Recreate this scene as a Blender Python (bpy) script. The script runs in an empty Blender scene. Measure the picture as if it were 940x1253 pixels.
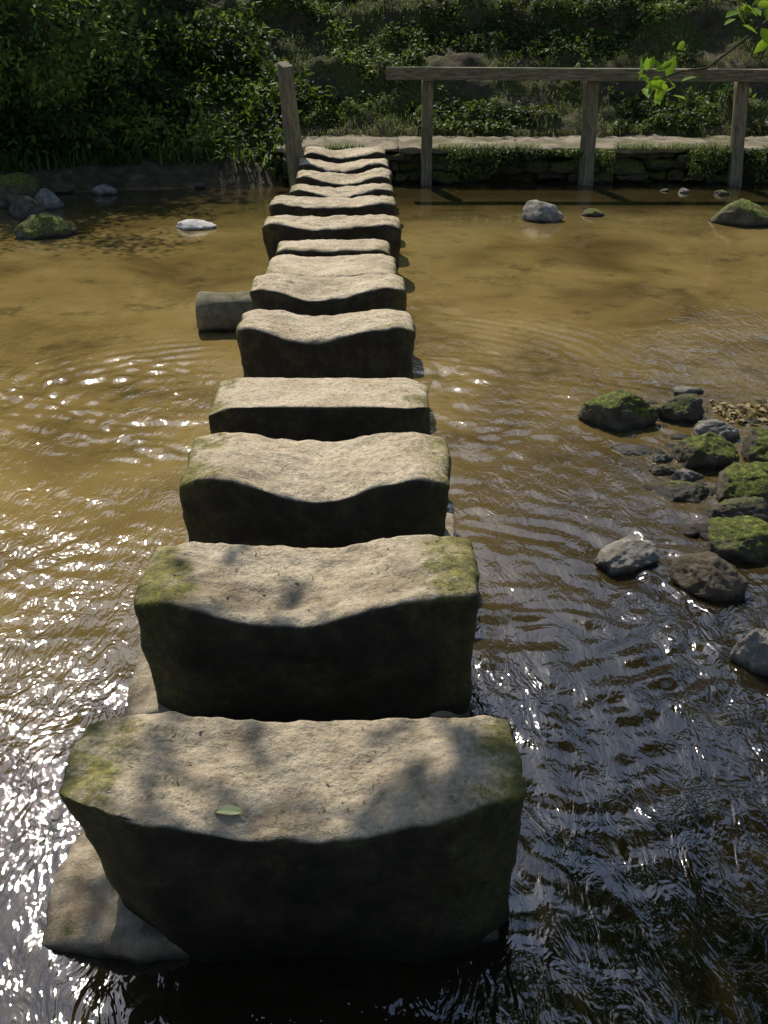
import bpy, bmesh, math, random
import numpy as np
from mathutils import Vector, Matrix, noise as mn
rng=np.random.default_rng(7); random.seed(7)
scene=bpy.context.scene
scene.view_settings.view_transform='Standard'
try: scene.view_settings.look='None'
except: pass
scene.view_settings.exposure=0
EL=math.radians(48); AZ=math.radians(-17)
S=Vector((math.sin(AZ)*math.cos(EL),math.cos(AZ)*math.cos(EL),math.sin(EL)))
w=bpy.data.worlds.new("World"); scene.world=w; w.use_nodes=True
nt=w.node_tree; sky=nt.nodes.new('ShaderNodeTexSky'); sky.sky_type='NISHITA'; sky.sun_disc=False
sky.sun_elevation=EL; sky.sun_rotation=AZ; sky.air_density=1.1; sky.dust_density=0.8; sky.ozone_density=1.2
nt.links.new(sky.outputs[0],nt.nodes['Background'].inputs[0]); nt.nodes['Background'].inputs[1].default_value=0.115
sl=bpy.data.lights.new('sun','SUN'); sl.energy=5.0; sl.angle=math.radians(.5); sl.color=(1,.95,.84)
so=bpy.data.objects.new('sun',sl); scene.collection.objects.link(so); so.rotation_euler=(-S).to_track_quat('-Z','Y').to_euler(); so.location=(-5,15,18)
cd=bpy.data.cameras.new('camera'); cam=bpy.data.objects.new('camera',cd); scene.collection.objects.link(cam); scene.camera=cam
cd.sensor_fit='VERTICAL'; cd.sensor_height=36; cd.lens=35; cd.clip_end=500; cam.location=(0,0,1.98); cam.rotation_euler=(math.radians(62.1),0,0)

# ---------- node helpers
class M:
    def __init__(s,name):
        s.m=bpy.data.materials.new(name); s.m.use_nodes=True; s.t=s.m.node_tree; s.n=s.t.nodes; s.l=s.t.links
        s.b=s.n['Principled BSDF']; s.out=s.n['Material Output']; s.b.inputs['Specular IOR Level'].default_value=.3
        s.geo=s.n.new('ShaderNodeNewGeometry'); s.tc=s.n.new('ShaderNodeTexCoord')
        s.sep=s.n.new('ShaderNodeSeparateXYZ'); s.l.new(s.geo.outputs['Position'],s.sep.inputs[0])
    def put(s,i,v):
        if isinstance(v,(int,float)): i.default_value=v
        elif isinstance(v,tuple): i.default_value=v if len(v)==len(i.default_value) else v+(1,)
        else: s.l.new(v,i)
    def noise(s,scale,detail=4,rough=.6,vec=None,dist=0,stretch=None):
        n=s.n.new('ShaderNodeTexNoise'); n.inputs['Scale'].default_value=scale; n.inputs['Detail'].default_value=detail; n.inputs['Roughness'].default_value=rough; n.inputs['Distortion'].default_value=dist
        v=vec or s.geo.outputs['Position']
        if stretch:
            mp=s.n.new('ShaderNodeMapping'); mp.inputs['Scale'].default_value=stretch[:3]
            if len(stretch)>3: mp.inputs['Rotation'].default_value=(0,0,stretch[3])
            s.l.new(v,mp.inputs[0]); v=mp.outputs[0]
        s.l.new(v,n.inputs['Vector']); return n.outputs['Fac']
    def math(s,op,a,b=0.,c=None):
        n=s.n.new('ShaderNodeMath'); n.operation=op; s.put(n.inputs[0],a); s.put(n.inputs[1],b)
        if c is not None: s.put(n.inputs[2],c)
        return n.outputs[0]
    def rng(s,v,a,b,c=0.,d=1.):
        n=s.n.new('ShaderNodeMapRange'); n.interpolation_type='SMOOTHSTEP'
        for i,x in enumerate((v,a,b,c,d)): s.put(n.inputs[i],x)
        return n.outputs[0]
    def mix(s,f,a,b,mode='MIX'):
        n=s.n.new('ShaderNodeMix'); n.data_type='RGBA'; n.blend_type=mode
        s.put(n.inputs[0],f); s.put(n.inputs[6],a); s.put(n.inputs[7],b); return n.outputs[2]
    def ramp(s,v,stops):
        n=s.n.new('ShaderNodeValToRGB'); e=n.color_ramp.elements
        while len(e)<len(stops): e.new(.5)
        for i,(p,c) in enumerate(stops): e[i].position=p; e[i].color=c+(1,)
        s.l.new(v,n.inputs[0]); return n.outputs[0]
    def bump(s,h,strength=.5,dist=.01,prev=None):
        n=s.n.new('ShaderNodeBump'); n.inputs['Strength'].default_value=strength; n.inputs['Distance'].default_value=dist; s.l.new(h,n.inputs['Height'])
        if prev: s.l.new(prev,n.inputs['Normal'])
        return n.outputs[0]
    def fin(s,col,rough=.9,nrm=None):
        s.put(s.b.inputs['Base Color'],col); s.put(s.b.inputs['Roughness'],rough)
        if nrm: s.l.new(nrm,s.b.inputs['Normal'])
        return s.m

def mat_sandstone():
    k=M('sandstone')
    nz=k.n.new('ShaderNodeSeparateXYZ'); k.l.new(k.geo.outputs['Normal'],nz.inputs[0])
    gx=k.n.new('ShaderNodeSeparateXYZ'); k.l.new(k.tc.outputs['Generated'],gx.inputs[0])
    base=k.ramp(k.noise(5,6,.65),[(.3,(.42,.32,.20)),(.5,(.60,.49,.335)),(.7,(.72,.61,.44))])
    spec=k.rng(k.noise(60,2,.6),.35,.65)
    base=k.mix(.3,base,k.mix(spec,(.28,.21,.13),(.80,.68,.50)))
    stain=k.rng(k.noise(2.6,5,.65),.49,.68)
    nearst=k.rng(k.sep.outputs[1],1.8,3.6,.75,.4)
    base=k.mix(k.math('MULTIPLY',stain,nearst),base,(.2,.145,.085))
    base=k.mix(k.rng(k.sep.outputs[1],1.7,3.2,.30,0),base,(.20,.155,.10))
    pits=k.rng(k.noise(34,3,.75),.56,.68,0,.55); base=k.mix(pits,base,(.15,.115,.07))
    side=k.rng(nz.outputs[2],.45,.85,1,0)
    sidec=k.ramp(k.noise(9,6,.75),[(.3,(.012,.010,.006)),(.5,(.036,.027,.016)),(.68,(.08,.065,.03))])  # side faces near-black: their shade is put into this colour
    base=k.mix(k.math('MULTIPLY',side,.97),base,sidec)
    edge=k.math('ABSOLUTE',k.math('SUBTRACT',gx.outputs[0],.5))
    e=k.rng(edge,.22,.5)
    near=k.rng(k.sep.outputs[1],1.5,6,.085,-.03)
    mo=k.math('ADD',k.math('ADD',k.math('MULTIPLY',e,.22),near),k.noise(5.5,7,.8))
    mo=k.math('MULTIPLY',k.rng(mo,.64,.80),k.rng(nz.outputs[2],0,.6,.28,1))
    mossc=k.ramp(k.noise(38,4,.7),[(.3,(.05,.055,.008)),(.55,(.18,.165,.03)),(.75,(.36,.32,.07))])
    base=k.mix(k.math('MULTIPLY',mo,.85),base,mossc)
    wet=k.rng(k.math('ADD',k.sep.outputs[2],k.math('MULTIPLY',k.noise(7,3),.08)),.05,.16,.75,0)
    base=k.mix(wet,base,(.014,.011,.007))
    bs=k.rng(nz.outputs[2],.3,.8,.6,.9)
    bn=k.n.new('ShaderNodeBump'); bn.inputs['Distance'].default_value=.024; k.l.new(bs,bn.inputs['Strength']); k.l.new(k.noise(14,6,.74),bn.inputs['Height'])
    b=k.bump(k.noise(90,4,.7),.9,.007,bn.outputs[0])
    k.b.inputs['Specular IOR Level'].default_value=.15
    return k.fin(base,.85,b)
def mat_rock(name,cols,moss,mossc=((.03,.05,.008),(.12,.17,.02),(.24,.28,.05)),wh=.045):
    k=M(name); nz=k.n.new('ShaderNodeSeparateXYZ'); k.l.new(k.geo.outputs['Normal'],nz.inputs[0])
    base=k.ramp(k.noise(13,5,.65),[(.3,cols[0]),(.52,cols[1]),(.72,cols[2])])
    m=k.math('ADD',k.math('MULTIPLY',nz.outputs[2],.35),k.noise(9,6,.78))
    mo=k.rng(m,1.02-moss,1.16-moss)
    mc=k.ramp(k.noise(50,4,.75),[(.33,mossc[0]),(.52,mossc[1]),(.68,mossc[2])])
    base=k.mix(mo,base,mc)
    wet=k.rng(k.math('ADD',k.sep.outputs[2],k.math('MULTIPLY',k.noise(8,2),.02)),.012,wh+.01,.8,0); base=k.mix(wet,base,(.018,.015,.01))
    b=k.bump(k.noise(30,6,.75),.9,.02); b=k.bump(k.noise(150,3,.8),.9,.010,b)
    return k.fin(base,k.rng(wet,0,.7,.8,.3),b)
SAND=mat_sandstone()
MC=((.02,.032,.004),(.11,.13,.015),(.34,.35,.055))
MOSSY=mat_rock('mossy_rock',((.05,.04,.025),(.12,.10,.065),(.24,.21,.15)),.39,MC)
HALF=mat_rock('part_mossy_rock',((.05,.04,.03),(.12,.10,.07),(.24,.2,.15)),.25,MC)
GREY=mat_rock('grey_rock',((.14,.125,.10),(.30,.27,.22),(.55,.51,.45)),.02)
PALE=mat_rock('pale_rock',((.5,.48,.44),(.68,.65,.6),(.78,.75,.7)),-.2,MC,.02)
BROWN=mat_rock('brown_rock',((.07,.055,.035),(.16,.125,.08),(.28,.23,.16)),.08)
WALLM=mat_rock('wall_stone',((.03,.025,.016),(.08,.062,.04),(.17,.135,.09)),.58,((.02,.03,.006),(.08,.10,.018),(.2,.21,.045)))
CONC=mat_rock('mortar_slab',((.24,.18,.11),(.44,.35,.235),(.64,.54,.39)),.10,MC,.035)
PIPE=mat_rock('pipe_concrete',((.14,.12,.07),(.26,.22,.14),(.38,.33,.21)),.18)

def mat_wood():
    k=M('weathered_wood'); g=k.noise(6,5,.6,k.tc.outputs['Object'],.4,(9,9,1.2)); g2=k.noise(30,3,.6)
    base=k.ramp(g,[(.3,(.08,.065,.04)),(.5,(.18,.15,.095)),(.7,(.30,.255,.165))])
    base=k.mix(k.math('MULTIPLY',k.rng(k.noise(5,5,.7),.5,.68),.6),base,(.10,.12,.035))
    return k.fin(base,.85,k.bump(g,.6,.01,k.bump(g2,.3,.004)))
WOOD=mat_wood()
def mat_bark():
    k=M('bark'); g=k.noise(9,5,.7,None,.3,(1,1,.35))
    return k.fin(k.ramp(g,[(.3,(.03,.023,.016)),(.6,(.10,.08,.055)),(.8,(.09,.10,.04))]),.95,k.bump(g,.9,.03))
BARK=mat_bark()
def mat_leaf(name,c0,c1,c2,tr=.35):
    k=M(name); a=k.n.new('ShaderNodeAttribute'); a.attribute_name='rnd'
    col=k.ramp(a.outputs['Fac'],[(0,c0),(.55,c1),(1,c2)])
    if tr==0:
        d=k.n.new('ShaderNodeBsdfDiffuse'); k.l.new(col,d.inputs[0]); k.l.new(d.outputs[0],k.out.inputs[0]); k.n.remove(k.b); return k.m
    k.fin(col,.6); k.b.inputs['Specular IOR Level'].default_value=.25
    t=k.n.new('ShaderNodeBsdfTranslucent'); k.l.new(k.mix(.5,col,(.28,.38,.03)),t.inputs[0])
    m=k.n.new('ShaderNodeMixShader'); m.inputs[0].default_value=tr
    k.l.new(k.b.outputs[0],m.inputs[1]); k.l.new(t.outputs[0],m.inputs[2]); k.l.new(m.outputs[0],k.out.inputs[0]); return k.m
IVY=mat_leaf('ivy_leaf',(.015,.028,.006),(.06,.095,.017),(.22,.26,.05),.25)
GRASS=mat_leaf('grass_blade',(.04,.05,.010),(.11,.13,.026),(.29,.26,.09),.3)
SHRUB=mat_leaf('shrub_leaf',(.008,.02,.005),(.045,.09,.017),(.18,.27,.05),.35)
HILL=mat_leaf('hill_leaf',(.03,.04,.01),(.06,.085,.02),(.12,.145,.04),0)
TREE=mat_leaf('tree_leaf',(.02,.035,.008),(.05,.085,.015),(.10,.14,.03),.4)
BRIGHT=mat_leaf('bright_leaf',(.10,.20,.015),(.16,.32,.02),(.25,.42,.03),.5)
LITTER=mat_leaf('litter_leaf',(.08,.05,.02),(.25,.17,.07),(.5,.42,.2),.1)

def obj(name,me,mat=None,parent=None):
    o=bpy.data.objects.new(name,me); scene.collection.objects.link(o)
    if mat: me.materials.append(mat)
    if parent: o.parent=parent
    return o
def empty(name,loc=(0,0,0)):
    o=bpy.data.objects.new(name,None); scene.collection.objects.link(o); o.location=(0,0,0); return o
def smooth(me): me.polygons.foreach_set('use_smooth',np.ones(len(me.polygons),bool))
def npmesh(name,V,F):
    me=bpy.data.meshes.new(name); V=np.asarray(V,np.float32); F=np.asarray(F,np.int32); k=F.shape[1]
    me.vertices.add(len(V)); me.vertices.foreach_set('co',V.ravel())
    me.loops.add(F.size); me.loops.foreach_set('vertex_index',F.ravel())
    me.polygons.add(len(F)); me.polygons.foreach_set('loop_start',np.arange(0,F.size,k,dtype=np.int32))
    me.update(calc_edges=True); return me
def fbm(p,o=4): return mn.fractal(p,1.0,2.0,o)

_tab=np.random.default_rng(3).random((256,256))
def vn(x,y):
    xi=np.floor(x).astype(int); yi=np.floor(y).astype(int); fx=x-xi; fy=y-yi
    fx=fx*fx*(3-2*fx); fy=fy*fy*(3-2*fy)
    a=_tab[xi%256,yi%256]; b=_tab[(xi+1)%256,yi%256]; c=_tab[xi%256,(yi+1)%256]; d=_tab[(xi+1)%256,(yi+1)%256]
    return (a*(1-fx)+b*fx)*(1-fy)+(c*(1-fx)+d*fx)*fy-.5
def vf(x,y,s,o=4):
    r=0;a=1
    for i in range(o): r=r+a*vn(x*s+17.3*i,y*s+5.1*i); s*=2.07; a*=.5
    return r
def ss(x,a,b):
    t=np.clip((x-a)/(b-a),0,1); return t*t*(3-2*t)

# ---------- terrain
def height(x,y):
    x=np.asarray(x,float); y=np.asarray(y,float)
    z=-.27+.10*vf(x,y,.9)+.05*vf(x,y,4,3)
    left=ss(-x,.8,1.4)
    off=-.10*ss(-x,1,2.2)-.75*ss(-x,2.4,4.6)-.6*ss(-x,5,9)+.12*vf(x,y,.8)*left
    yy=y-off*left
    fr=np.interp(yy,[11.3,11.5,11.75,12.4,12.75],[-.25,.02,.20,.33,.45])*left+np.interp(y,[11.84,11.9],[-.3,.355])*(1-left)
    fr=fr+.06*vf(x,y,3,3)*left
    up=np.interp(yy,[12.6,12.72,13.3,13.5,14.3,14.5,15.6,18,32,46],[0,.10,.35,.62,1.0,1.32,1.75,2.7,9.5,12])
    up=up+(.16*vf(x,y*2,1.4,4)+.14*vf(x,y,5,3))*ss(yy,12.66,12.9)+.8*vf(x,y,.3,3)*ss(yy,16,19)
    far=np.where(yy>11.3,fr+up,-.5)
    z=np.maximum(z,far)
    r=np.hypot((x-3.6)/1.7,(y-4.85)/.30); z=np.maximum(z,.2*(1-r)+.03*vf(x,y,5,3)-.0)
    z=np.maximum(z,np.where(y<8,(x-3.1-.5*vf(x,y,.5))*.5-np.maximum(y-5.5,0)*.8,-9)).clip(-9,None)
    z=np.minimum(z,np.maximum(z*0+ .9+.3*vf(x,y,.4)+np.maximum(x-6,0)*.05,far))
    near=(-y-3.0)*.5+.3*vf(x,y,.6); z=np.maximum(z,np.minimum(near,2+.4*vf(x,y,.3)+np.maximum(-y-10,0)*.25))
    return z
def axis(parts):
    a=[]
    for s,e,n in parts: a+=list(np.linspace(s,e,n,endpoint=False))
    a.append(parts[-1][1]); return np.array(a)
def grid(name,xs,ys,zf):
    X,Y=np.meshgrid(xs,ys); Z=zf(X,Y); V=np.stack([X,Y,Z],-1).reshape(-1,3)
    nx,ny=len(xs),len(ys); i=np.arange(nx-1)[None,:]+np.arange(ny-1)[:,None]*nx
    F=np.stack([i,i+1,i+1+nx,i+nx],-1).reshape(-1,4); me=npmesh(name,V,F); smooth(me); return me
xs=axis([(-90,-12,26),(-12,-5.5,50),(-5.5,6,200),(6,12,45),(12,90,26)])
ys=axis([(-60,-5,20),(-5,0,30),(0,11,120),(11,11.8,20),(11.8,12.6,20),(12.6,16,75),(16,20,25),(20,90,30)])
def mat_ground():
    k=M('ground')
    bed=k.ramp(k.noise(3.2,5,.7,None,.5),[(.3,(.09,.055,.02)),(.5,(.26,.17,.06)),(.68,(.42,.30,.12))])
    dirt=k.ramp(k.noise(6,6,.7),[(.3,(.03,.022,.013)),(.55,(.09,.07,.038)),(.75,(.22,.18,.10))])
    green=k.ramp(k.noise(26,5,.75),[(.3,(.016,.024,.006)),(.5,(.065,.075,.016)),(.72,(.18,.17,.045))])
    g=k.rng(k.noise(1.8,6,.65),.42,.55); land=k.mix(k.math('MULTIPLY',g,k.rng(k.sep.outputs[2],.1,.6)),dirt,green)
    col=k.mix(k.rng(k.sep.outputs[2],-.03,.03),bed,land)
    b=k.bump(k.noise(12,6,.75),.9,.05); return k.fin(col,.95,b)
ground=obj('ground',grid('ground',xs,ys,height),mat_ground())

# ---------- water
wr=np.random.default_rng(11); comps=[]
for i in range(70):
    lam=.075*(7**wr.random()); th=wr.normal(1.05,.65); sl_=.034*(1.0 if lam<.25 else .45)
    comps.append((2*math.pi/lam*math.cos(th),2*math.pi/lam*math.sin(th),sl_*lam/(2*math.pi),wr.random()*6.28))
def amp(x,y):
    a=.08+.56*(1-ss(y,3.4,6.4))
    a=a*(.22+1.6*np.clip(vf(x,y*1.3,.9,3)+.18,0,1))
    a=a*(1-.45*ss(-x,.5,1.0)*(1-ss(y,2.6,3.8)))*(1-.22*ss(x,.3,.8)*(1-ss(y,2.2,3.5)))
    arc=np.exp(-((y-(5.5-.3*(x-.6)**2))/.4)**2)*ss(x,0,.4)*(1-ss(x,1.3,2.0))
    le=np.exp(-((y-4.8+.3*(x+1.2))/.75)**2)*ss(-x,.6,1.2)
    near=.5*np.exp(-((x-.38)/.22)**2)*(y>1.5)*(1-ss(y,6,8))
    return a+(arc*1.1+le*.95)*(.2+1.8*np.clip(vf(x*1.0,y*2.2,1.5,3)+.15,0,1))+near
def wz(X,Y):
    wx=X+.10*vf(X,Y,1.7,3); wy=Y+.16*vf(X+9,Y,1.3,3); Z=np.zeros_like(X)
    for kx,ky,a,p in comps: Z+=a*np.sin(kx*wx+ky*wy+p)
    f=ss(X,-5.5,-3.6)*(1-ss(X,3.6,5.5))*(1-ss(-Y,.5,2)); Z=Z*amp(X,Y)*f
    # wave trains curling out of the gaps between the stones, both sides
    for (cx,cy,s_,r0,r1,lam,am) in [(.15,3.6,1,.7,2.1,.15,.0040),(.1,5.4,1,.5,1.6,.12,.0030),(-.6,4.5,-1,.7,2.2,.14,.0034),(.2,2.9,1,.5,1.5,.13,.0030),(-.7,2.9,-1,.4,1.4,.12,.0024)]:
        R=np.hypot((wx-cx)*1.0,(wy-cy)*1.15); env=np.exp(-((R-(r0+r1)/2)/((r1-r0)/2.4))**2)*ss((X-cx)*s_,.15,.6)*(.4+1.2*np.clip(vf(X,Y,2.2,2)+.3,0,1))
        Z=Z+am*env*np.sin(2*math.pi*R/lam+2.5*vf(X,Y,1.2,2))
    return Z
wxs=axis([(-80,-8,20),(-8,-3.6,60),(-3.6,3.6,400),(3.6,9,60),(9,80,20)])
wys=axis([(-6,0,40),(0,1,30),(1,6,320),(6,12.0,170)])
def mat_water():
    k=M('river_water')
    body=k.ramp(k.noise(.9,5,.6,None,.6),[(.3,(.125,.080,.026)),(.5,(.26,.178,.058)),(.7,(.36,.255,.09))])
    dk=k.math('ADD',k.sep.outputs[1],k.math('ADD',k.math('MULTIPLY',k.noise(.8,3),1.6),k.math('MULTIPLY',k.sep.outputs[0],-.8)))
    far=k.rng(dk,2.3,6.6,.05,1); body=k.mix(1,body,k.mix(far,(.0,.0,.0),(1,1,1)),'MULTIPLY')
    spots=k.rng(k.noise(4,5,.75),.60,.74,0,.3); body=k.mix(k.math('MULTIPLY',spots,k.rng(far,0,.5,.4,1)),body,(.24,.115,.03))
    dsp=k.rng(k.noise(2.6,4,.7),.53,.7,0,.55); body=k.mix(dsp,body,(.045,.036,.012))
    bankrefl=k.rng(k.math('ADD',k.sep.outputs[1],k.math('MULTIPLY',k.noise(1.2,3),1.2)),9.4,11.6,0,.88); body=k.mix(bankrefl,body,(.025,.02,.008))  # bank's dark reflection painted into the body colour, also fades the rail shadow
    n1=k.noise(11,3,.6,None,1.2,(1,.5,1,.5)); n2=k.noise(30,2,.5,None,.8,(1,.6,1,.3))
    amp_=k.math('MULTIPLY',k.rng(k.sep.outputs[1],3.6,7.5,.85,.2),k.rng(k.noise(1.1,2),.35,.65,.3,1.15))
    h=k.math('MULTIPLY',k.math('ADD',n1,k.math('MULTIPLY',n2,.3)),amp_)
    b=k.bump(h,.45,.042)
    fr=k.n.new('ShaderNodeFresnel'); fr.inputs[0].default_value=1.33; k.l.new(b,fr.inputs['Normal'])
    g=k.n.new('ShaderNodeBsdfGlossy'); g.inputs['Roughness'].default_value=.035; k.l.new(b,g.inputs['Normal'])
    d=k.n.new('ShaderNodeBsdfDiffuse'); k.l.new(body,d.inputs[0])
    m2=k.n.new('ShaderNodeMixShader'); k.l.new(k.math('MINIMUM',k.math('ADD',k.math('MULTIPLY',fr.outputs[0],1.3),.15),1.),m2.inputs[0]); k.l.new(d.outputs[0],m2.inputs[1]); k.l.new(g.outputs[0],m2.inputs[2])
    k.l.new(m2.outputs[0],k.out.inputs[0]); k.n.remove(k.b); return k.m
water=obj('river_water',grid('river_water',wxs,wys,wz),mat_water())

# ---------- stones
def stone(name,cx,yf,yb,zt,wd,zb=-.12,dips=((0,.45,.04),),tl=.06,tr=.03,cut=.04,seed=0,r=.035,cuts=36,yaw=0,tilt=0,rough=1,mat=SAND,clipR=0,fz=.0):
    bm=bmesh.new(); bmesh.ops.create_cube(bm,size=2); bmesh.ops.subdivide_edges(bm,edges=bm.edges[:],cuts=cuts,use_grid_fill=True)
    a,b,c=wd/2,(yb-yf)/2,(zt-zb)/2; off=Vector((seed*3.7,seed*1.3,seed*2.1))
    for v in bm.verts:
        u=v.co.copy(); p=Vector((u.x*a,u.y*b,u.z*c))
        q=Vector((max(-a+r,min(a-r,p.x)),max(-b+r,min(b-r,p.y)),max(-c+r,min(c-r,p.z))))
        d=p-q; nrm=d.normalized() if d.length>1e-6 else Vector((0,0,1)); p=q+nrm*r
        t=p.x/a; h=(p.z+c)/(2*c); yn=p.y/b
        z=0
        for (t0,s,dp) in dips: z-=dp*math.exp(-(abs(t-t0)/s)**2.6)
        z-=.03*(max(0,abs(t)-.75)/.25)**1.5
        p.z+=z*max(0,h)**1.5*(1.0+.35*(-yn)) + tilt*p.x*h
        p.z-=fz*max(0,-yn)*h
        p.x+= (tl if t<0 else -tr)*(1-h)*min(1,abs(t)*1.2)
        fy=max(0,min(1,(-yn+.5)/1.5))
        p.y+=cut*fy*(max(0,abs(t)-.62)/.38)**1.6
        if clipR and t>0: p.y+=(-yn)*(clipR if yn<0 else clipR*.6)*max(0,(t-.82)/.18)
        s=p+off
        sf=1-max(0,nrm.z)**2
        dsp=.020*fbm(s*3.2,3)+.011*fbm(s*9,3)*(1-.3*sf)+.006*fbm(s*28,3)*(1-.65*sf)
        p+=nrm*dsp*rough
        v.co=p
    me=bpy.data.meshes.new(name); bm.to_mesh(me); bm.free(); smooth(me)
    o=obj(name,me,mat); o.location=(cx,(yf+yb)/2,(zt+zb)/2); o.rotation_euler=(0,0,yaw); return o
N='stepping_stone'
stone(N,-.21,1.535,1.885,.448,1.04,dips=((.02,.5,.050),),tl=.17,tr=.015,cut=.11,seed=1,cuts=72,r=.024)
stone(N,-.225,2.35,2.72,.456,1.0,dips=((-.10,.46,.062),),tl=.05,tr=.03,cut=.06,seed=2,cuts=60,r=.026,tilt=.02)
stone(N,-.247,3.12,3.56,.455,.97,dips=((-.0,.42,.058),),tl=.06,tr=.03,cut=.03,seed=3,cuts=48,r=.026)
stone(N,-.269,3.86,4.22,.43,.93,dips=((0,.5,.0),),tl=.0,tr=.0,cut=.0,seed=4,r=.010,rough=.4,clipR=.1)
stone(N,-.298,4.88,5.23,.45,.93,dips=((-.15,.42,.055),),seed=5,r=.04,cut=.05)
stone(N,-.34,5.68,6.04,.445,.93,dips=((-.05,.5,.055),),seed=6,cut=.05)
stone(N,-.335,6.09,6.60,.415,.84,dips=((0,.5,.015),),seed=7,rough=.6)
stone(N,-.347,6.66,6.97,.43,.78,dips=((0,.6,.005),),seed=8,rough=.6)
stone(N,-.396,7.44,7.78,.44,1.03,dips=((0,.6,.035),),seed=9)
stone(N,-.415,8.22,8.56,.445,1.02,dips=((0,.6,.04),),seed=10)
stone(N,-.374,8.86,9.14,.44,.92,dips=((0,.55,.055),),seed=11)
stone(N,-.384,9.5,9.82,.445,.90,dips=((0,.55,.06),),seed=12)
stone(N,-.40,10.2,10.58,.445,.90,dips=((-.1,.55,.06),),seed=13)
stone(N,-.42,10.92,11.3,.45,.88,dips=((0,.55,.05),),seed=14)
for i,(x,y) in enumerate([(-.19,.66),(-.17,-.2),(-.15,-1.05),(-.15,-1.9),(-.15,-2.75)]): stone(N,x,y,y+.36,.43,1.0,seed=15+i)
B='stone_base_slab'
stone(B,-.27,1.56,1.92,.05,1.07,-.2,dips=(),tl=-.03,tr=0,cut=.03,seed=21,r=.010,mat=CONC,cuts=56,rough=1.3,fz=.01,yaw=.02)
stone(B,-.265,2.37,2.72,.05,1.08,-.2,dips=(),tl=0,tr=0,cut=.02,seed=22,r=.012,mat=CONC,rough=1.1,fz=.01)
stone(B,-.25,3.16,3.6,.09,1.06,-.2,dips=(),tl=0,tr=0,cut=.02,seed=23,r=.02,mat=CONC,rough=1.1)
stone(B,-.34,5.74,6.9,.02,.96,-.2,dips=(),tl=0,tr=0,cut=.02,seed=24,r=.02,mat=CONC,rough=.9)

# ---------- rocks
def rock(x,y,wd,h,mat,seed,name='river_rock',dp=None,sub=4,yaw=None,sink=.35):
    bm=bmesh.new(); bmesh.ops.create_icosphere(bm,subdivisions=sub,radius=1)
    off=Vector((seed*5.1,seed*2.3,seed*.7)); dp=dp or wd*.75; full=h/(1-sink)
    rr=random.Random(seed); pl=[(Vector((rr.uniform(-1,1),rr.uniform(-1,1),rr.uniform(-.2,1))).normalized(),rr.uniform(.62,.85)) for _ in range(7)]
    for v in bm.verts:
        n=v.co.normalized(); p=n*(1+.22*fbm(n*1.1+off,2))
        for pn,pd in pl:
            e=p.dot(pn)-pd
            if e>0: p-=pn*e*.8
        p*=1.1+.10*fbm(n*3+off,3)+.05*fbm(n*9+off,4)
        p.x*=wd/2; p.y*=dp/2; p.z=(abs(p.z)**.9)*(1 if p.z>0 else -1)*full*.5; v.co=p
    me=bpy.data.meshes.new(name); bm.to_mesh(me); bm.free(); smooth(me); o=obj(name,me,mat)
    o.location=(x,y,h-full*.5); o.rotation_euler=(0,0,yaw if yaw is not None else random.uniform(-.5,.5)); return o
for i,(x,y,wd,h,m) in enumerate([
 (-3.80,10.5,.56,.30,MOSSY),(-3.42,9.85,.42,.20,HALF),(-3.02,9.05,.52,.17,MOSSY),(-3.38,10.3,.3,.18,GREY),(-1.73,9.35,.34,.07,PALE),(-3.0,11.05,.26,.10,GREY),
 (1.47,9.7,.38,.16,GREY),(2.02,9.9,.2,.06,MOSSY),(3.34,9.55,.46,.22,MOSSY),(3.24,11.1,.13,.05,GREY),(3.6,11.0,.16,.05,MOSSY),(3.05,11.2,.1,.03,BROWN),
 (1.19,4.73,.35,.15,MOSSY),(1.52,4.80,.24,.11,HALF),(1.66,4.55,.22,.07,GREY),(1.50,4.26,.29,.12,MOSSY),(1.32,3.93,.26,.05,HALF),(1.60,3.92,.34,.13,MOSSY),
 (1.50,3.68,.28,.09,HALF),(1.43,3.45,.33,.11,MOSSY),(.94,3.33,.24,.08,GREY),(1.21,3.14,.25,.12,BROWN),(1.25,2.68,.18,.12,GREY),(1.66,5.15,.18,.035,GREY),
 (1.20,4.38,.2,.02,GREY),(1.28,4.14,.12,.03,BROWN),(1.38,4.08,.13,.04,GREY),(1.30,4.26,.10,.03,GREY),(1.85,4.25,.35,.16,MOSSY),(1.95,3.85,.4,.18,HALF),(1.8,3.45,.3,.12,MOSSY),(1.65,3.2,.3,.12,HALF),(1.6,2.75,.3,.12,GREY),(1.95,2.6,.4,.15,MOSSY)]):
    rock(x,y,wd,h,m,i+1,sub=5 if y<5 else 4,sink=.35 if h>.05 else .6)
def rocks_cluster(name,pts,mat):
    bm=bmesh.new()
    for j,(x,y,z,r) in enumerate(pts):
        res=bmesh.ops.create_icosphere(bm,subdivisions=2,radius=1); off=Vector((j*1.7,j*.9,3)); sx=random.uniform(.8,1.5)
        for v in res['verts']:
            n=v.co.normalized(); d=1+.5*fbm(n*1.3+off,3); v.co=Vector((x+n.x*d*r*sx,y+n.y*d*r,z+n.z*d*r*.5))
    me=bpy.data.meshes.new(name); bm.to_mesh(me); bm.free(); smooth(me); return obj(name,me,mat)
pts=[]
for j in range(110):
    x=random.gauss(1.5,.22); y=random.uniform(3.5,5.0)
    if x>1.12+.15*abs(y-4.3): pts.append((x,y,max(-.008,float(height(x,y))),random.uniform(.012,.04)))
rocks_cluster('pebbles',pts,BROWN)
pts=[]
for _ in range(16):
    x=random.uniform(-5,-1); pts.append((x,11.38-.75*float(ss(-x,2.4,4.6))+random.uniform(-.1,.25),.02,random.uniform(.03,.09)))
rocks_cluster('bank_stones',pts,HALF)

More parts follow.
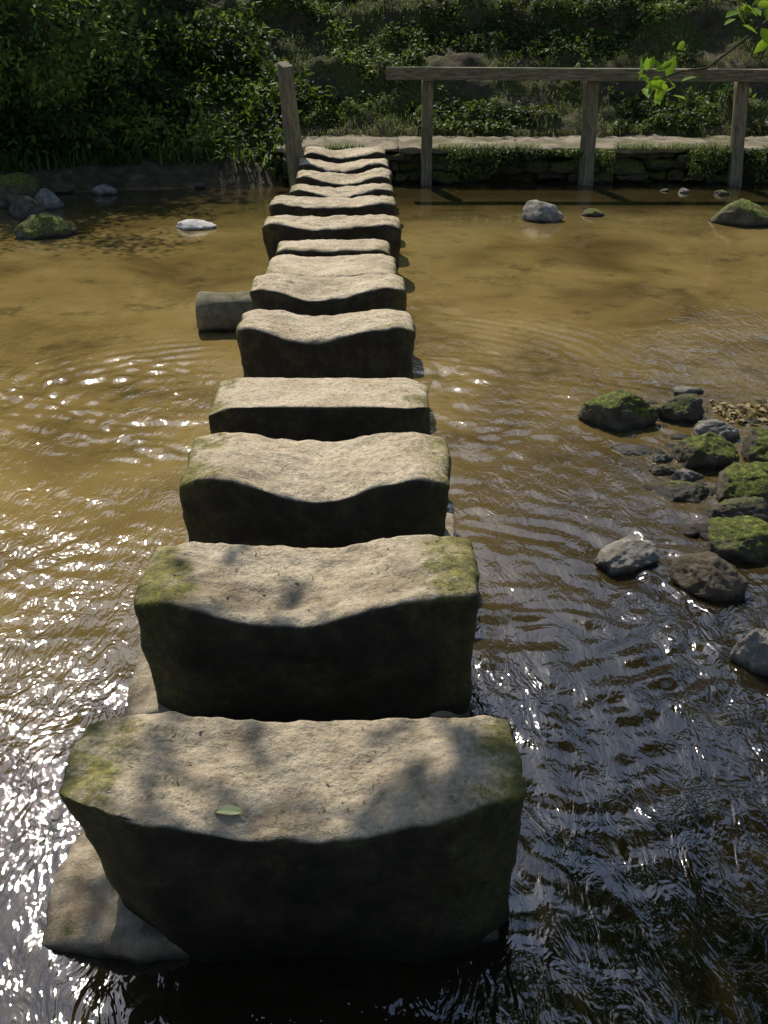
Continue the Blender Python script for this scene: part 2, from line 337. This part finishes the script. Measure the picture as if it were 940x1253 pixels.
# ---------- far wall and path
wp=empty('retaining_wall')
def blockbm(bm,x0,x1,y0,y1,z0,z1,seed,n=5,amp_=.02,r=.02):
    b2=bmesh.new(); bmesh.ops.create_cube(b2,size=2); bmesh.ops.subdivide_edges(b2,edges=b2.edges[:],cuts=n,use_grid_fill=True)
    a,b,c=(x1-x0)/2,(y1-y0)/2,(z1-z0)/2; r=min(r,a*.8,b*.8,c*.8); off=Vector((seed*2.7,seed,0)); mp={}
    for v in b2.verts:
        p=Vector((v.co.x*a,v.co.y*b,v.co.z*c)); q=Vector((max(-a+r,min(a-r,p.x)),max(-b+r,min(b-r,p.y)),max(-c+r,min(c-r,p.z))))
        d=(p-q); nn=d.normalized(); p=q+nn*r+nn*amp_*fbm((p+off)*6,3)
        mp[v]=bm.verts.new((p.x+(x0+x1)/2,p.y+(y0+y1)/2,p.z+(z0+z1)/2))
    for f in b2.faces: bm.faces.new([mp[v] for v in f.verts])
    b2.free()
bm=bmesh.new(); sd=0
for ci,(z0,z1) in enumerate([(-.3,.03),(.02,.13),(.12,.24),(.23,.32)]):
    x=-1.15+random.random()*.1
    while x<9:
        L=random.uniform(.12,.55); sd+=1; j=random.uniform(-.10,.07); hh=random.uniform(-.03,.02)
        if not(ci>0 and random.random()<.1): blockbm(bm,x,x+L-.004,11.70+j,11.98,z0+hh,z1+random.uniform(-.025,.01),sd,6,.05,.035)
        x+=L
me=bpy.data.meshes.new('courses'); bm.to_mesh(me); bm.free(); smooth(me); obj('courses',me,WALLM,wp)
def mat_path():
    k=M('footpath'); base=k.ramp(k.noise(4,6,.7),[(.3,(.15,.12,.08)),(.5,(.27,.22,.155)),(.7,(.38,.32,.23))])
    base=k.mix(k.rng(k.noise(2.2,6,.7),.46,.6,0,.7),base,(.075,.085,.022))
    return k.fin(base,.95,k.bump(k.noise(40,5,.8),.8,.02))
PATH=mat_path(); bm=bmesh.new(); x=-1.2
while x<9.3:
    L=random.uniform(1.2,2.4); sd+=1; blockbm(bm,x,x+L-.004,11.66+random.uniform(-.02,.02),12.78,.322,.382+random.uniform(-.006,.006),sd,16,.03,.02); x+=L
me=bpy.data.meshes.new('footpath'); bm.to_mesh(me); bm.free(); smooth(me); obj('footpath',me,PATH)

# ---------- fence
def timber(name,p0,p1,wx,wy,parent=None,seed=0):
    p0=Vector(p0); p1=Vector(p1); L=(p1-p0).length; bm=bmesh.new(); bmesh.ops.create_cube(bm,size=2); bmesh.ops.subdivide_edges(bm,edges=bm.edges[:],cuts=13,use_grid_fill=True)
    for v in bm.verts:
        c=v.co; r=.12; x,y=c.x,c.y
        ex=max(0,abs(x)-(1-r)); ey=max(0,abs(y)-(1-r))
        if ex>0 and ey>0:
            l=math.hypot(ex,ey)
            if l>r: x=math.copysign(1-r+ex*r/l,x); y=math.copysign(1-r+ey*r/l,y)
        z=c.z; s=Vector((x*.3+seed*3,y*.3,z*L*.5)); k_=1+.10*fbm(s*2.5,3); e=.06*max(0,z-.9)/.1
        v.co=Vector((x*wx/2*(k_-e),y*wy/2*(k_-e),z*L/2-(.02*x*max(0,z)**8)))
    me=bpy.data.meshes.new(name); bm.to_mesh(me); bm.free(); smooth(me); o=obj(name,me,WOOD,parent)
    o.location=(p0+p1)/2; d=(p1-p0).normalized(); o.rotation_mode='QUATERNION'
    o.rotation_quaternion=d.to_track_quat('Z','Y'); return o
fe=empty('wooden_fence')
timber('post_1',(.475,11.58,-.3),(.465,11.58,1.10),.115,.12,fe,1)
timber('post_2',(2.27,11.58,-.3),(2.22,11.56,1.12),.125,.13,fe,2)
timber('post_3',(3.95,11.58,-.3),(3.83,11.58,1.10),.125,.13,fe,3)
timber('post_4',(5.7,11.58,-.3),(5.65,11.58,1.10),.12,.13,fe,4)
timber('rail',(.02,11.50,1.155),(6.2,11.44,1.12),.10,.12,fe,5)
timber('wooden_post',(-.87,10.80,-.3),(-.975,10.72,1.29),.125,.125,None,6)

# ---------- pipe
bm=bmesh.new()
prof=[(-.10,.0),(-.10,.085),(-.19,.09),(-.203,.105),(-.205,.12),(-.195,.133),(-.17,.139),(-.11,.138),(-.09,.131),(0,.13),(.1,.131),(.2,.13),(.3,.13),(.3,0)]
rings=[]
for (xx,rr) in prof:
    rg=[]
    for i in range(40):
        a=i/40*6.2832; q=rr+(.010*fbm(Vector((xx*8,math.cos(a)*2,math.sin(a)*2)),3) if rr>0 else 0); rg.append(bm.verts.new((xx,q*math.cos(a),q*math.sin(a))))
    rings.append(rg)
for a,b in zip(rings[:-1],rings[1:]):
    for i in range(40): bm.faces.new((a[i],b[i],b[(i+1)%40],a[(i+1)%40]))
bmesh.ops.remove_doubles(bm,verts=bm.verts,dist=1e-5); bmesh.ops.recalc_face_normals(bm,faces=bm.faces)
me=bpy.data.meshes.new('concrete_pipe'); bm.to_mesh(me); bm.free(); smooth(me); o=obj('concrete_pipe',me,PIPE); o.location=(-1.0,6.32,.10); o.rotation_euler=(0,0,.05)

# ---------- foliage
def leaves(name,P,size,mat,bias=(0,0,1),spread=1.,parent=None,aspect=.55,droop=0,val=None):
    P=np.asarray(P,float); n=len(P); size=np.broadcast_to(size,n)[:,None]*rng.uniform(.6,1.3,(n,1))
    nn=np.asarray(bias,float)+rng.normal(0,1,(n,3))*spread; nn/=np.linalg.norm(nn,axis=1)[:,None]
    d=rng.normal(0,1,(n,3)); d[:,2]-=droop; d-=nn*np.sum(d*nn,1)[:,None]; d/=np.linalg.norm(d,axis=1)[:,None]+1e-9
    s=np.cross(nn,d); w_=aspect*.5
    V=np.stack([P,P+d*size*.28+s*size*w_*.85+nn*size*.09,P+d*size*.65+s*size*w_*.8+nn*size*.07,P+d*size*1.0-nn*size*.05,P+d*size*.65-s*size*w_*.8+nn*size*.07,P+d*size*.28-s*size*w_*.85+nn*size*.09],1)
    i=np.arange(n)[:,None]*6; F=np.concatenate([i+[0,1,2,3],i+[0,3,4,5]],1).reshape(-1,4)
    me=npmesh(name,V.reshape(-1,3),F); at=me.attributes.new('rnd','FLOAT','FACE')
    r=np.clip(rng.random(n)*.6+.2 if val is None else val+rng.normal(0,.15,n),0,1); at.data.foreach_set('value',np.repeat(r,2).astype(np.float32))
    return obj(name,me,mat,parent)
def blades(name,P,h,mat,w_=.008,lean=.5,val=None,down=0):
    P=np.asarray(P,float); n=len(P); h=np.broadcast_to(h,n)[:,None]*rng.uniform(.5,1.3,(n,1)); a=rng.random(n)*6.28
    d=np.stack([np.cos(a),np.sin(a),np.zeros(n)],1); s=np.stack([-np.sin(a),np.cos(a),np.zeros(n)],1)*w_; l=rng.uniform(.1,1,(n,1))*lean; z=np.array([0,0,1.])
    m=P+d*h*l*.35+z*h*.6; t=P+d*h*l+z*h*(.95-.5*l)-z*down*h
    V=np.stack([P-s,P+s,m+s*.8,m-s*.8,t],1).reshape(-1,3); i=np.arange(n)[:,None]*5
    F=np.concatenate([i+[0,1,2],i+[0,2,3],i+[3,2,4]],1).reshape(-1,3)
    me=npmesh(name,V,F); at=me.attributes.new('rnd','FLOAT','FACE'); r=np.clip(rng.random(n) if val is None else val+rng.normal(0,.2,n),0,1); at.data.foreach_set('value',np.repeat(r,3).astype(np.float32)); return obj(name,me,mat)
def onground(x,y,lift=.02): return np.stack([x,y,height(x,y)+lift],1)
n=105000; x=rng.uniform(-6.5,7.0,n); y=12.66+3.3*rng.random(n)**1.1; dens=vf(x,y*1.6,1.1,4)+.25*vf(x,y,6,2)
k=dens>.0; x,y,dens=x[k],y[k],dens[k]
P=onground(x,y,.0)+np.stack([0*x,-rng.random(len(x))*.04,rng.random(len(x))**1.5*.10],1)
leaves('ivy_cover',P,.050,IVY,(0,-.3,1),.75,aspect=.75,droop=.3,val=.42+.9*vf(x,y,1.3,3)+.05)
n=32000; x=rng.uniform(-2.5,7.0,n); y=rng.uniform(12.70,16,n); k=vf(x+40,y*2,1.0,4)>.02; x,y=x[k],y[k]
blades('bank_grass',onground(x,y,-.01),.10,GRASS,.004,1.2,val=.42+vf(x,y,1.5,2))
n=9000; x=rng.uniform(-1.1,7,n); k=vf(x,x*0,1.6,3)>-.3; x=x[k]; dz=rng.random(len(x))**1.5; P=np.stack([x,11.63-rng.random(len(x))*.09,.37-dz*.33*np.clip(.6+1.2*vf(x,x*0,2.3,3),.15,1)],1)
leaves('wall_plants',P,.035,IVY,(0,-.6,.8),.6,aspect=.7,droop=1,val=.5+vf(x,x*0,3,2))
x=rng.uniform(-1.1,7.5,3200); y=12.70+rng.normal(0,.05,3200); blades('path_edge_grass',np.stack([x,y,0*x+.375],1),.10,GRASS,.004,1.0)
x=rng.uniform(-1.1,7.5,3600); k=vf(x,0*x,2.2,3)>-.1; x=x[k]; blades('wall_top_grass',np.stack([x,11.66+rng.normal(0,.04,len(x)),0*x+.37],1),.08,GRASS,.004,1.4,down=.6,val=.3)
sh=empty('bank_shrubs'); Ps=[];vals=[]
cl=[]
for i in range(120):
    cx=random.uniform(-7.5,-1.1); o_=-.75*float(ss(-cx,2.4,4.6)); cy=random.uniform(12.0,14.2)+o_
    g=float(height(cx,cy)); cl.append((cx,cy,g+random.uniform(.0,.3),random.uniform(.12,.36)))
for i in range(60):
    cx=random.uniform(-8,-2.9); cy=random.uniform(11.4,13.6); cl.append((cx,cy,random.uniform(1.1,3.8),random.uniform(.25,.55)))
for i in range(22):
    cl.append((random.uniform(-4.9,-3.2),random.uniform(11.0,11.6),random.uniform(.75,1.9),random.uniform(.12,.26)))
for i in range(26):
    cx=random.uniform(-1,6.5); cy=random.uniform(12.9,15.4); cl.append((cx,cy,float(height(cx,cy))+.05,random.uniform(.08,.2)))
for (cx,cy,cz,r) in cl:
    m=int(290*(r/.35)**1.6); d=rng.normal(0,1,(m,3)); d/=np.linalg.norm(d,axis=1)[:,None]; rad=r*rng.uniform(.3,1.35,(m,1)); Ps.append(np.array([cx,cy,cz])+d*rad*np.array([1.15,.9,.75])); vals.append(np.full(m,random.uniform(.0,.95)))
leaves('foliage',np.concatenate(Ps),.085,SHRUB,(0,-.4,.8),.7,sh,aspect=.45,droop=.4,val=np.concatenate(vals))
def tube(bm,pts,rad,seg=8,wob=.0):
    rings=[]
    for i,p in enumerate(pts):
        p=Vector(p); t=(Vector(pts[min(i+1,len(pts)-1)])-Vector(pts[max(i-1,0)])).normalized(); u=t.orthogonal().normalized() if i==0 else (u-t*u.dot(t)).normalized(); v=t.cross(u)
        rings.append([bm.verts.new(p+(u*math.cos(a)+v*math.sin(a))*rad[i]*(1+wob*fbm(p*2+Vector((math.cos(a),math.sin(a),0)),2))) for a in [j/seg*6.2832 for j in range(seg)]])
    for a,b in zip(rings[:-1],rings[1:]):
        for j in range(seg): bm.faces.new((a[j],a[(j+1)%seg],b[(j+1)%seg],b[j]))
    bm.faces.new(rings[-1])
def curve(p0,p1,sag,n=9,jit=.05):
    p0=Vector(p0);p1=Vector(p1); return [p0.lerp(p1,t/(n-1))+Vector((random.uniform(-jit,jit),random.uniform(-jit,jit),sag*math.sin(math.pi*t/(n-1))+random.uniform(-jit,jit)))*(0 if t==0 else 1) for t in range(n)]
bm=bmesh.new()
for i in range(5):
    x0=-3.4-i*.75; y0=12.5+random.uniform(-.2,.7)-.6*float(ss(-x0,2.4,4.6)); tube(bm,curve((x0,y0,float(height(x0,y0))-.1),(x0+random.uniform(-.4,.4),y0+random.uniform(-.5,.1),random.uniform(2.4,3.8)),.1,9,.02),list(np.linspace(.035,.012,9)))
for i in range(7):
    tube(bm,curve((-3.6-i*.25,12.2,.5),(-3.1-i*.28,11.1,random.uniform(.9,1.8)),.3,9,.02),list(np.linspace(.02,.006,9)),6)
me=bpy.data.meshes.new('stems'); bm.to_mesh(me); bm.free(); obj('stems',me,BARK,sh)
bl=rng.uniform(-6,-1,1800); by=11.75-.75*ss(-bl,2.4,4.6)+rng.uniform(-.1,.6,1800); blades('bank_ferns',onground(bl,by,0),.2,SHRUB,.012,1.2,val=.55)

def tree(name,x,y,H,R,nl,ls,seed=0,mat=HILL):
    e=empty(name); z0=float(height(x,y))-.2; bm=bmesh.new()
    tube(bm,curve((x,y,z0),(x+random.uniform(-.4,.4),y,z0+H*.9),0,10,.08),list(np.linspace(.025*H**.8,.02,10)),10,.15); cs=[]
    for i in range(16):
        a=random.uniform(0,6.28); hz=z0+H*random.uniform(.25,.85); rr=R*random.uniform(.4,1); tip=(x+rr*math.cos(a),y+rr*math.sin(a),hz+H*random.uniform(.02,.18))
        tube(bm,curve((x,y,hz),tip,.2,6,.06),list(np.linspace(.008*H,.01,6)),6); cs.append(tip); cs.append(tuple(Vector(tip).lerp(Vector((x,y,hz)),.45)))
    cs.append((x,y,z0+H))
    me=bpy.data.meshes.new('trunk'); bm.to_mesh(me); bm.free(); smooth(me); obj('trunk',me,BARK,e)
    P=[];v=[]
    for c in cs:
        m=nl//len(cs); P.append(np.array(c)+rng.normal(0,1,(m,3))*R*np.array([.26,.26,.18])); v.append(np.full(m,random.uniform(.2,.8)))
    leaves('crown',np.concatenate(P),ls,mat,(0,0,1),.8,e,val=np.concatenate(v)); return e
for (x,y,H) in [(-17,25,7),(-12,26,7),(-7.5,25,6.5),(-3,27,6),(1.5,26.5,5.5),(6,27.5,6.5),(10.5,26,7),(15.5,25,8),(21,25,8),(-23,24,8),(12,17,5.5),(-11,17,5)]:
    tree('broadleaf_tree',x,y,H,2.9,3000,.34)
tree('broadleaf_tree',-14,13.5,7,2.6,3000,.28); tree('broadleaf_tree',14,13.6,7,2.6,3000,.28)
tree('broadleaf_tree',-6.6,17.4,5.0,2.0,4400,.2); tree('broadleaf_tree',-4.6,18.2,4.4,1.8,3600,.2); tree('broadleaf_tree',-8.6,16.8,4.8,2.0,4000,.2)  # last three: unseen trees added to shade the left bank
tree('broadleaf_tree',4.6,20.5,4.6,2.0,1600,.17); tree('broadleaf_tree',1.0,21.0,4.4,1.8,1200,.17)  # sparse unseen trees added to throw dappled shade on the right bank

# overhanging tree (rooted on right bank, limbs over the crossing)
ot=empty('overhanging_tree'); bm=bmesh.new(); base=(5.2,5.2,float(height(5.2,5.2))-.2)
trunk=curve(base,(4.3,5.6,6.4),.0,12,.07); tube(bm,trunk,list(np.linspace(.2,.07,12)),14,.15)
limbs=[((4.6,5.7,3.6),(-1.7,5.6,5.0),.5,75),((4.6,5.7,4.0),(-1.9,5.35,4.75),.6,50),((4.6,5.7,3.9),(-2.0,5.9,4.9),.45,30),((4.5,5.6,4.2),(.2,5.0,4.7),.5,75),((4.5,5.6,3.2),(1.4,4.7,4.1),.35,75),((4.5,5.6,3.4),(1.0,5.6,4.0),.45,75),((4.4,5.6,5),(1.6,6.2,5.9),.4,75),((4.3,5.6,5.6),(6.5,4,7),.2,75),((4.3,5.6,5.8),(5,8,7),.2,75),((4.3,5.6,6),(2.8,5.5,7.4),.1,75)]
def density_clump(c,m,r): return np.array(c)+rng.normal(0,1,(m,3))*r
P=[]
for a,b,sg,m_ in limbs:
    c=curve(a,b,sg,12,.05); tube(bm,c,list(np.linspace(.06,.012,12)),8)
    for p in c[3:]:
        for j in range(2):
            q=p+Vector((random.uniform(-.5,.4),random.uniform(-.6,.35),random.uniform(-.2,.35))); tube(bm,curve(p,q,.03,4,.02),[.012,.009,.006,.003],5)
            P.append(density_clump(q,m_,(.14,.14,.10)))
P=np.concatenate(P)
twig=[Vector((2.9,5.3,3.5)),Vector((2.5,5.15,2.6)),Vector((2.05,5.05,2.02)),Vector((1.72,5.0,1.83)),Vector((1.60,5.0,1.73)),Vector((1.48,5.0,1.64)),Vector((1.36,4.98,1.63)),Vector((1.28,4.98,1.60))]
tube(bm,[Vector((4.45,5.65,4.3)),Vector((3.6,5.5,4.1))]+twig,[.03,.024,.018,.014,.011,.009,.0075,.006,.005,.004],6)
me=bpy.data.meshes.new('trunk'); bm.to_mesh(me); bm.free(); smooth(me); obj('trunk',me,BARK,ot)
leaves('crown',P,.11,TREE,(0,0,1),.6,ot)
lp=[]
for c,m,r in [((1.30,4.98,1.615),18,.045),((1.22,4.98,1.60),8,.035),((1.74,5.0,1.88),18,.07),((1.86,5.02,1.87),16,.06),((1.6,5,1.90),6,.03),((2.0,5.05,1.98),14,.08)]: lp.append(density_clump(c,m,r))
leaves('twig_leaves',np.concatenate(lp),.085,BRIGHT,(0,-.5,.8),.5,ot,aspect=.5)

x=rng.uniform(1.75,2.6,420); y=4.85+rng.normal(0,.07,420)+(x-1.7)*-.1; leaves('leaf_litter',np.stack([x,y,np.maximum(height(x,y),0)+.008],1),.05,LITTER,(0,0,1),.3)
P=[]
for (cx,y0,y1,z) in [(-.2,1.58,1.84,.415),(-.22,2.4,2.68,.415)]:
    m=34; P.append(np.stack([cx+rng.uniform(-.42,.42,m),rng.uniform(y0,y1,m),np.full(m,z)],1))
P=np.concatenate(P)
bpy.context.view_layer.update(); dg=bpy.context.evaluated_depsgraph_get()
Q=[]
for p in P:
    hit,loc,*_=scene.ray_cast(dg,Vector((p[0],p[1],.6)),Vector((0,0,-1)))
    if hit: Q.append((loc.x,loc.y,loc.z+.003))
leaves('stone_debris',np.array(Q),.016,LITTER,(0,0,1),.15,aspect=.3)
hit,loc,*_=scene.ray_cast(dg,Vector((-.335,1.60,.6)),Vector((0,0,-1)))
fl=bmesh.new(); L=.064; top=[];bot=[];mid=[]
for i in range(9):
    t=i/8; wv=.013*math.sin(math.pi*t)**.8; zz=.004*math.sin(t*5)
    mid.append(fl.verts.new((t*L-L/2,0,zz))); top.append(fl.verts.new((t*L-L/2,wv,zz+.005))); bot.append(fl.verts.new((t*L-L/2,-wv,zz+.003)))
for i in range(8): fl.faces.new((mid[i],mid[i+1],top[i+1],top[i])); fl.faces.new((bot[i],bot[i+1],mid[i+1],mid[i]))
me=bpy.data.meshes.new('fallen_leaf'); fl.to_mesh(me); fl.free(); k=M('fallen_leaf'); k.fin((.58,.58,.26),.5); o=obj('fallen_leaf',me,k.m); o.location=(-.335,1.60,loc.z+.006); o.rotation_euler=(.05,.0,.1)
